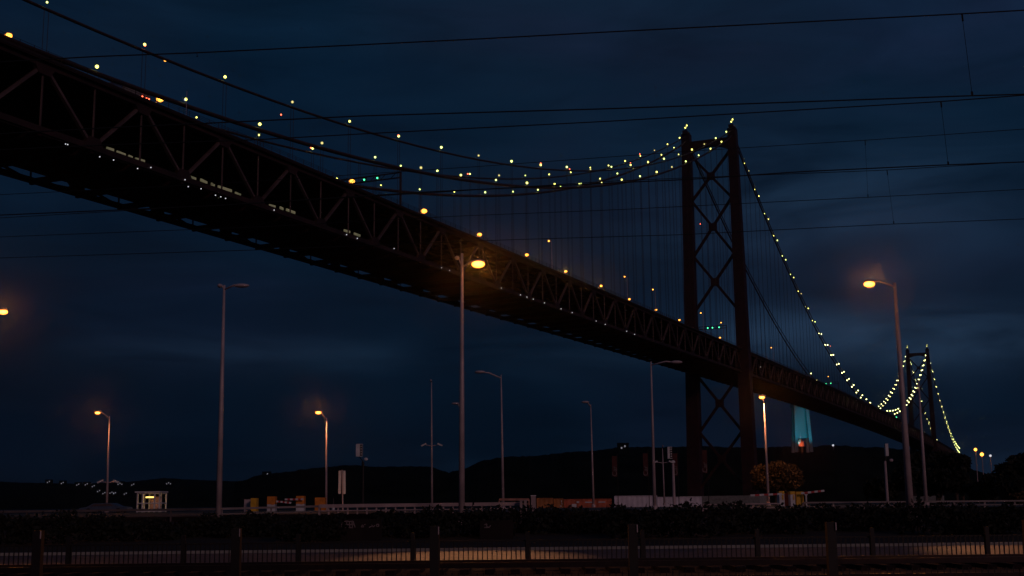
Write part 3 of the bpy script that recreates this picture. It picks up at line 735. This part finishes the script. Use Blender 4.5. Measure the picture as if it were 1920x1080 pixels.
# banners
for i, (px, y0, y1) in enumerate(((1153, 855, 894), (1211, 850, 893), (1266.5, 850, 892), (1322, 844, 887))):
    D = 160; a, b = at(px - 6, y0, D), at(px + 5, y1, D); g = 5.8
    t = thing('banner_flag', (b.x, D, g), 'dark red vertical banner with white lettering, %s of four from the left' % ORD[i], 'banner', 'banners on masts')
    MB().tube([(b.x, D, g), (b.x, D, a.z + .3)], .05, 6).build('mast', DARK, t)
    n = 8; vs_ = []
    for k in range(n + 1):
        z = a.z + (b.z - a.z) * k / n; w2 = .05 * math.sin(k * 1.1 + i)
        vs_ += [(a.x, D - .12 + w2, z), (b.x - .04, D - .02, z), (a.x, D - .09 + w2, z), (b.x - .04, D + .01, z)]
    fs = []
    for k in range(n): o_ = 4 * k; fs += [(o_, o_ + 1, o_ + 5, o_ + 4), (o_ + 2, o_ + 6, o_ + 7, o_ + 3)]
    fl = MB().add(vs_, fs).build('cloth', BANN, t)
    cu = bpy.data.curves.new('lettering', 'FONT'); cu.body = 'Car'; cu.size = .85; cu.extrude = .01
    to = bpy.data.objects.new('tmp', cu); col.objects.link(to)
    bpy.context.view_layer.update(); me = bpy.data.meshes.new_from_object(to.evaluated_get(bpy.context.evaluated_depsgraph_get())); bpy.data.objects.remove(to)
    me.materials.clear(); me.materials.append(mat('dull_banner_lettering', (.22, .17, .17), .8)); lo = bpy.data.objects.new('lettering', me); col.objects.link(lo); lo.parent = fl
    # reads upwards
    lo.matrix_local = Matrix.Translation(Vector((b.x - .12, D - .26, b.z + .05)) - Vector(t.location)) @ Matrix.Rotation(R(90), 4, 'X') @ Matrix.Rotation(R(90), 4, 'Z')

# parked car glint at the left
D = 112; p = at(199, 950, D)
t = thing('parked_car', (p.x, D, TER - .09), 'dark blue parked car seen beyond the guard rail below the left lamp', 'car')
prof = [(-2.1, .3), (-2.15, .75), (-1.5, .88), (-.9, 1.38), (.7, 1.42), (1.35, .95), (2.1, .82), (2.15, .3)]
q = MB(); n = len(prof)
q.add([(p.x + x, D + y, TER - .09 + z * .62) for y in (-.8, .8) for x, z in prof], [tuple(range(n)), tuple(range(2 * n - 1, n - 1, -1))] + [(i, n + i, n + (i + 1) % n, (i + 1) % n) for i in range(n)]); q.build('body', BLUE, t)
for xx in (-1.3, 1.35):
    for yy in (-.8, .8): MB().tube([(p.x + xx, D + yy - .1, TER + .12), (p.x + xx, D + yy + .1, TER + .12)], .22, 12).build('wheel', DARK, t)
MB().add([(p.x + x, D - .812, TER - .09 + z * .62) for x, z in ((-1.2, .95), (.9, .98), (.6, 1.32), (-.85, 1.28))], [(0, 1, 2, 3)]).build('side_window', GLASS, t)

# ------------------------------------------------------------------ trees and bushes
def leaves(mb, c, rad, n, size, rng, hollow=.35, low=-.8):
    for _ in range(n):
        while True:
            d = rng.normal(size=3); d /= np.linalg.norm(d)
            if d[2] > low: break
        r_ = hollow + (1 - hollow) * rng.rand() ** .5
        p = Vector((c[0] + d[0] * rad[0] * r_, c[1] + d[1] * rad[1] * r_, c[2] + d[2] * rad[2] * r_))
        a = Vector(rng.normal(size=3)).normalized(); b = a.cross(Vector(rng.normal(size=3))).normalized(); s = size * (.6 + .8 * rng.rand())
        mb.add([p - a * s, p + b * s * .55, p + a * s, p - b * s * .55], [(0, 1, 2, 3)])
def tree(px, top_y, D, wpx, label, n=1500, leaf=LEAF, seed=0, g=5.3, size=.28, kind='tree', trunk=.35, group=None, cols=None):
    rng = np.random.RandomState(seed); top = at(px, top_y, D); h = top.z - g; w_ = wpx * D / 2320 / 2
    t = thing(kind, (top.x, D, g), label, kind if kind != 'shrub' else 'shrub', group)
    th = h * trunk; q = MB(); q.tube([(top.x, D, g), (top.x + .1 * rng.randn(), D, g + th), (top.x, D, g + h * .75)], [h * .035, h * .026, h * .008], 7)
    cr_ = MB(); nc = 11
    for k in range(nc):
        a = rng.rand() * 6.28; rr = w_ * (.25 + .4 * rng.rand()); zz = g + th + (h - th) * (.25 + .5 * rng.rand())
        c = (top.x + rr * math.cos(a), D + rr * math.sin(a), zz); q.tube([(top.x, D, g + th * .9), c], [h * .014, h * .005], 5)
        sz = w_ * (.38 + .25 * rng.rand())
        leaves(cr_, c, (sz, sz, min(sz, (h - th) * .36) * .9), n // (nc + 2), size, rng)
    leaves(cr_, (top.x, D, g + th + (h - th) * .56), (w_ * .6, w_ * .6, (h - th) * .42), n // 6, size, rng)
    q.build('trunk', BARK, t); cr_.build('crown', leaf, t)
    return t
tree(1451, 864, 124, 104, 'round bushy tree glowing orange beside the lit lamp', 5200, LEAFO, 4, TER - .1, .17, trunk=.22)
rights = [(1716, 845, 190, 70), (1752, 842, 200, 80), (1788, 846, 185, 58), (1700, 868, 160, 60), (1800, 872, 150, 42), (1884, 866, 120, 74), (1916, 848, 150, 70), (1948, 842, 130, 90), (1860, 888, 170, 50), (1838, 905, 140, 60), (1760, 880, 150, 90), (1655, 893, 170, 70), (1905, 900, 100, 60)]
labs = ['leftmost dark tree under the far tower deck', 'broad dark tree under the far tower deck, middle of its clump', 'dark tree at the right end of the clump, by the sky gap', 'lower dark tree behind the tall lamp post base', 'small dark tree at the left lip of the sky gap', 'dark tree on the right lip of the sky gap', 'tall dark tree near the right picture edge', 'darkest tall tree cut by the right picture edge', 'low dark tree filling the right of the sky gap', 'low dark tree at the bottom of the sky gap', 'low wide dark tree right of the slender pole', 'low dark tree by the narrow white box post', 'nearest low dark tree at the right edge']
for i, (px, ty, D, w_) in enumerate(rights): tree(px, ty, D, w_, labs[i], 1700, LEAF, 20 + i, 5.3, .36, group='dark trees at the right')
t = tree(1912, 922, 88, 34, 'little orange-lit shrub at the right picture edge', 900, LEAFO, 60, TER - .1, .12, 'shrub', .15)
lp = at(1912, 905, 84)
# dark hedge between avenue and quay
rng = np.random.RandomState(11)
segs = [(-20, 140, 965), (150, 330, 968), (340, 520, 964), (525, 640, 962), (700, 960, 955.5), (960, 1160, 952.5), (1140, 1330, 948.5), (1330, 1500, 948), (1490, 1700, 945), (1690, 1940, 943.5)]
for i, (x0, x1, ty) in enumerate(segs):
    ty += 2.5; D = 62 + (i % 3) * 1.8; a, b = at(x0, ty, D), at(x1, ty, D); mb = MB(); n = int((b.x - a.x) / .55)
    for k in range(n):
        x = a.x + (b.x - a.x) * (k + .5) / n; topz = a.z + (b.z - a.z) * (k + .5) / n - .12 + .10 * rng.randn() + .16 * math.sin(k * .37 + i * 2) * math.sin(k * .11 + i)
        hh = topz - G0; leaves(mb, (x, D + rng.randn() * .4, G0 + .25 + hh / 2), (.65, .8, hh / 2), 260, .12, rng, .3, -1)
    tag(mb.build('hedge', LEAF), 'dark hedge of leafy bushes below the quay edge, %s stretch from the left' % ORD[i], 'hedge', 'hedges below the quay')
# graffiti wall sections behind the hedge gap
D = 62.5
def graffiti_wall(x0, x1, y0, label, strokes, m_=WHITE):
    a, b = at(x0, y0, D), at(x1, y0, D); t = thing('low_wall', ((a.x + b.x) / 2, D, G0), label, 'wall', 'low walls beside the avenue')
    h = a.z - G0
    w_ = MB().box(((a.x + b.x) / 2, D, G0 + h / 2), (b.x - a.x, .25, h)).build('wall_body', mat('dark_wall_render', (.012, .005, .005), .9, 0, .4, 1.), t)
    q = MB()
    for st in strokes:
        pts = [at(x, y, D - .14) for x, y in st]
        for p, r2 in zip(pts, pts[1:]): q.beam((p.x, D - .135, p.z), (r2.x, D - .135, r2.z), .02, .045)
    q.build('graffiti', m_, w_)
GR = mat('faded_graffiti_paint', (.28, .21, .22), .8)
graffiti_wall(604, 716, 974, 'low wall with pale graffiti scribbles, left of centre', [
    [(610, 982), (618, 983), (617, 989)], [(621, 984), (624, 990)], [(640, 990), (641, 982), (645, 978), (650, 977), (656, 978), (662, 977), (664, 984), (666, 989)],
    [(645, 979), (645, 989)], [(650, 979), (650, 990)], [(655, 979), (656, 990)], [(660, 979), (661, 990)], [(643, 984), (665, 983)], [(646, 989), (662, 989.5)],
    [(677, 988), (680, 984), (682, 988), (677, 988)], [(683, 984), (685, 983)], [(692, 989), (698, 986), (696, 983), (700, 988), (703, 985)], [(706, 983), (710, 983), (710, 987), (706, 987), (706, 983)]], GR)
graffiti_wall(900, 962, 976, 'low wall with a small pale scrawl, right of the blazing lamp post', [[(908, 984), (913, 982), (912, 987), (917, 989), (920, 985)], [(908, 989), (915, 989)]], GR)
graffiti_wall(1880 - 120, 1880, 957, 'low wall with worn yellowish graffiti near the right edge', [[(1808, 963), (1812, 971)], [(1812, 963), (1812, 972), (1816, 963), (1818, 972)], [(1820, 964), (1826, 964), (1822, 972), (1828, 972)], [(1830, 963), (1831, 972), (1836, 972)], [(1838, 965), (1843, 971), (1838, 971)]], mat('yellow_graffiti_paint', (.30, .20, .05), .8))

# ------------------------------------------------------------------ near wire mesh fence
FD = 15.0; gz = G0
t = thing('mesh_fence', (0, FD, gz), 'dark wire mesh fence with thick posts across the very front', 'fence')
zt_f = at(960, 990, FD).z
for k in range(-3, 4):
    px = 815 + 372 * k; x = at(px, 1030, FD).x
    po = MB().box((x, FD, (gz + zt_f) / 2), (.105, .105, zt_f - gz + .06)).build('post', DARK, t)
    MB().box((x + .05, FD - .07, zt_f - .02), (.012, .01, .09)).build('post_glint', POLE, po)  # pale pin put in as the glint near the post top
q = MB()
for x in np.arange(-9, 9, .075): q.box((x, FD + .08, (gz + 6.33) / 2 + .02), (.009, .009, 6.33 - gz))
for z in np.arange(gz + .1, 6.34, .2): q.box((0, FD + .086, z), (18, .006, .006))
q.build('wire_mesh', DARK, t)
# roadside crash barrier posts
t = thing('roadside_fence', (0, 40.9, G0), 'low dark post and rail fence along the pale road strip', 'fence')
for k in range(-12, 12):
    x = 3.72 * k - 3.3; MB().box((x, 40.9, G0 + .575), (.13, .12, 1.15)).build('post', DARK, t)
q = MB()
for x in np.arange(-26, 26, .155): q.box((x, 40.95, G0 + .45), (.03, .03, .84))
for z in (.12, .86): q.box((0, 40.99, G0 + z), (52, .04, .05))
q.build('bars', DARK, t)

# ------------------------------------------------------------------ overhead railway wires
def catenary(D, cont, mess, drops, label, r_):
    t = thing('overhead_line', at(1900, cont[-1][1], D) - Vector((0, 0, 6)), label, 'overhead line', 'railway overhead lines')
    def pts(poly):
        o_ = []; xs = [p[0] for p in poly]; ys = [p[1] for p in poly]
        for px in range(int(xs[0]), int(xs[-1]) + 1, 40):
            o_.append(at(px, float(np.interp(px, xs, ys)), D * (1 + (1800 - px) / 1920 * .095 / .83)))
        return o_
    mw = MB().tube(pts(mess), r_, 5).build('messenger_wire', BLACK, t, True)
    cw = MB().tube(pts(cont), r_, 5).build('contact_wire', BLACK, t, True)
    for (x0, y0, x1, y1) in drops:
        k = 1 + (1800 - x0) / 1920 * .095 / .83; a, b = at(x0, y0, D * k), at(x1, y1, D * k)
        q = MB(); q.tube([a, b], r_ * .38, 4); q.tube([a, a.lerp(b, .09)], r_ * 1.3, 5); q.tube([b.lerp(a, .05), b], r_ * 1.5, 5); q.build('dropper', BLACK, t)
catenary(18.0, [(-200, 262), (200, 240), (690, 217), (1140, 204), (1823, 179.5), (2100, 172)], [(-200, 128), (180, 106), (370, 99), (900, 73), (1140, 60), (1803, 26), (2100, 9)], [(1803.5, 26, 1823, 179.5), (369, 99, 370, 106)], 'topmost overhead railway wire pair, crossing high above the towers', .0115)
catenary(23.2, [(-200, 412), (400, 386), (800, 360), (1140, 343.5), (1300, 336), (1500, 322), (1778, 309), (2100, 297)], [(-200, 290), (200, 272), (480, 262), (700, 250), (1140, 227.5), (1764, 190.5), (1920, 178.5), (2100, 168)], [(1764, 190.5, 1778, 309)], 'second overhead railway wire pair from the top', .0125)
catenary(25.6, [(-200, 452), (500, 425), (860, 405), (1140, 394), (1627, 370), (1920, 355), (2100, 346)], [(-200, 375), (400, 345), (900, 312), (1300, 283), (1622, 263), (1920, 242), (2100, 230)], [(1622, 263, 1627.5, 370)], 'third overhead railway wire pair, the upper wire faint', .0075)
catenary(27.2, [(-200, 490), (500, 468), (940, 450), (1280, 440), (1676, 420), (1920, 410.5), (2100, 402)], [(-200, 420), (500, 380), (800, 362), (1140, 340), (1300, 333), (1663, 319), (1920, 303), (2100, 294)], [(1663, 319, 1676, 420)], 'lowest overhead railway wire pair', .0085)

# ------------------------------------------------------------------ far monument with statue, chapel, town
D = 2330; base = at(1503.5, 836, D); hx = 11.5
t = thing('monument', base, 'teal floodlit monument of tall pillars on the far hill under the bridge', 'monument')
CM = mat('pale_monument_concrete', (.20, .21, .21), .85)
for sx in (-1, 1):
    for sy in (-1, 1):
        vs_ = []
        for zz, k in ((-12, 1.22), (40, 1.0), (72, .92)):
            c = Vector((base.x + sx * hx * k, base.y + sy * hx * k, base.z + zz)); w_ = 4.2
            vs_ += [(c.x + a * w_ * .7, c.y + b * w_ * .7, c.z) for a, b in ((-1, -1), (1, -1), (1, 1), (-1, 1))]
        MB().add(vs_, [(4 * i + k, 4 * i + (k + 1) % 4, 4 * i + 4 + (k + 1) % 4, 4 * i + 4 + k) for i in range(2) for k in range(4)] + [(0, 1, 2, 3)]).build('pillar', CM, t)
MB().box((base.x, base.y, base.z + 43), (hx * 1.8, hx * 1.6, 58)).build('core', CM, t)
MB().box((base.x, base.y, base.z + 75), (30, 30, 6)).build('plinth', CM, t)
st = MB(); st.tube([(base.x, base.y, base.z + 78), (base.x, base.y, base.z + 90), (base.x, base.y, base.z + 99)], [4.2, 3.0, 3.2], 10); st.ball((base.x, base.y, base.z + 103), 2.3, 10, 7)
st.tube([(base.x - 14, base.y, base.z + 97), (base.x - 3, base.y, base.z + 98.5), (base.x + 3, base.y, base.z + 98.5), (base.x + 14, base.y, base.z + 97)], [.9, 1.6, 1.6, .9], 8)
st.build('statue', CM, t, True)
for dx, e in ((-26, 1.5e5), (10, 2.6e5), (30, 1.2e5)):
    light('teal_floodlight', 'SPOT', (base.x + dx, base.y - 75, base.z - 2), e * .50, (.005, .42, .62), t, 2., 50, .6, (base.x + dx * .2, base.y, base.z + 40))
ch = at(1501.5, 836, D - 60); t = thing('chapel', ch, 'small chapel lit red orange at the foot of the teal monument', 'chapel')
MB().box((ch.x, ch.y, ch.z + 3), (9, 9, 8)).build('walls', mat('chapel_plaster', (.4, .2, .14), .8), t)
MB().tube([(ch.x, ch.y, ch.z + 7), (ch.x, ch.y, ch.z + 14)], [5.2, .3], 4).build('roof', mat('chapel_tiles', (.5, .15, .08), .8), t)
MB().tube([(ch.x, ch.y, ch.z + 14), (ch.x, ch.y, ch.z + 24)], [.5, .15], 6).build('spire', WHITE, t)
light('chapel_floodlight', 'POINT', (ch.x - 2, ch.y - 14, ch.z + 2), 5500, (1., .2, .06), t, .5)
town = [(147, 909, 1), (163, 908.5, 1), (226, 907.5, 2), (317, 906.5, 2), (92, 904, 1), (196, 925, 1), (211, 924, 2), (216, 925, 1), (500, 890.5, 1), (1168, 839, 1), (118, 906, 1), (176, 912, 1), (250, 909, 1), (186, 921, 1), (236, 926, 1)]
tl = ['leftmost pair', 'lone dot left of the lit lamp', 'pair right of the lit lamp', 'pair above the glass booth', 'faint dots at the far left', 'low dot at the left lamp pole', 'row right of the left lamp pole', 'last of the low row by the left lamp pole', 'faint dots at the hill foot left of centre', 'dot on the hill behind the banners', 'faint pair left of the lone dot', 'small pair just left of the lit lamp post', 'small pair between lamp post and booth, upper', 'low pair on the left of the lamp post foot', 'low pair between lamp post foot and booth']
for i, (px, py, n) in enumerate(town):
    D = 3900 if py > 900 else 3000; D = 2250 if i == 9 else D; p = at(px, py, D)
    t = thing('waterfront_building', (p.x, p.y, p.z - 10), 'distant riverside building with lit windows, %s' % tl[i], 'building', 'distant buildings across the river')
    MB().box((p.x, p.y, p.z - 2), (16 + 4 * n, 12, 18)).build('walls', HILL, t); MB().box((p.x, p.y, p.z + 7.5), (17 + 4 * n, 13, 1)).build('roof', HILL, t)
    for k in range(n + 1):
        MB().box((p.x + (k - n / 2) * 6, p.y - 6.05, p.z + (k % 2) * 3 - 1), (2.8, .1, 3.2)).build('window', L_B, t)

# ------------------------------------------------------------------ thin haze, added so the lamps get halos
hz = MB().box((400, 5900, 598.5), (13800, 12400, 1217)).v
hzm = bpy.data.materials.new('haze'); hzm.use_nodes = True; t_ = hzm.node_tree; t_.nodes.clear()
pv = t_.nodes.new('ShaderNodeVolumePrincipled'); pv.inputs['Color'].default_value = (.85, .9, 1, 1); pv.inputs['Density'].default_value = 5e-5; pv.inputs['Anisotropy'].default_value = .97
ov = t_.nodes.new('ShaderNodeOutputMaterial'); t_.links.new(pv.outputs[0], ov.inputs['Volume'])
b_ = MB(); b_.v = hz; b_.f = list(BOXF); tag(b_.build('haze', hzm), kind='stuff')
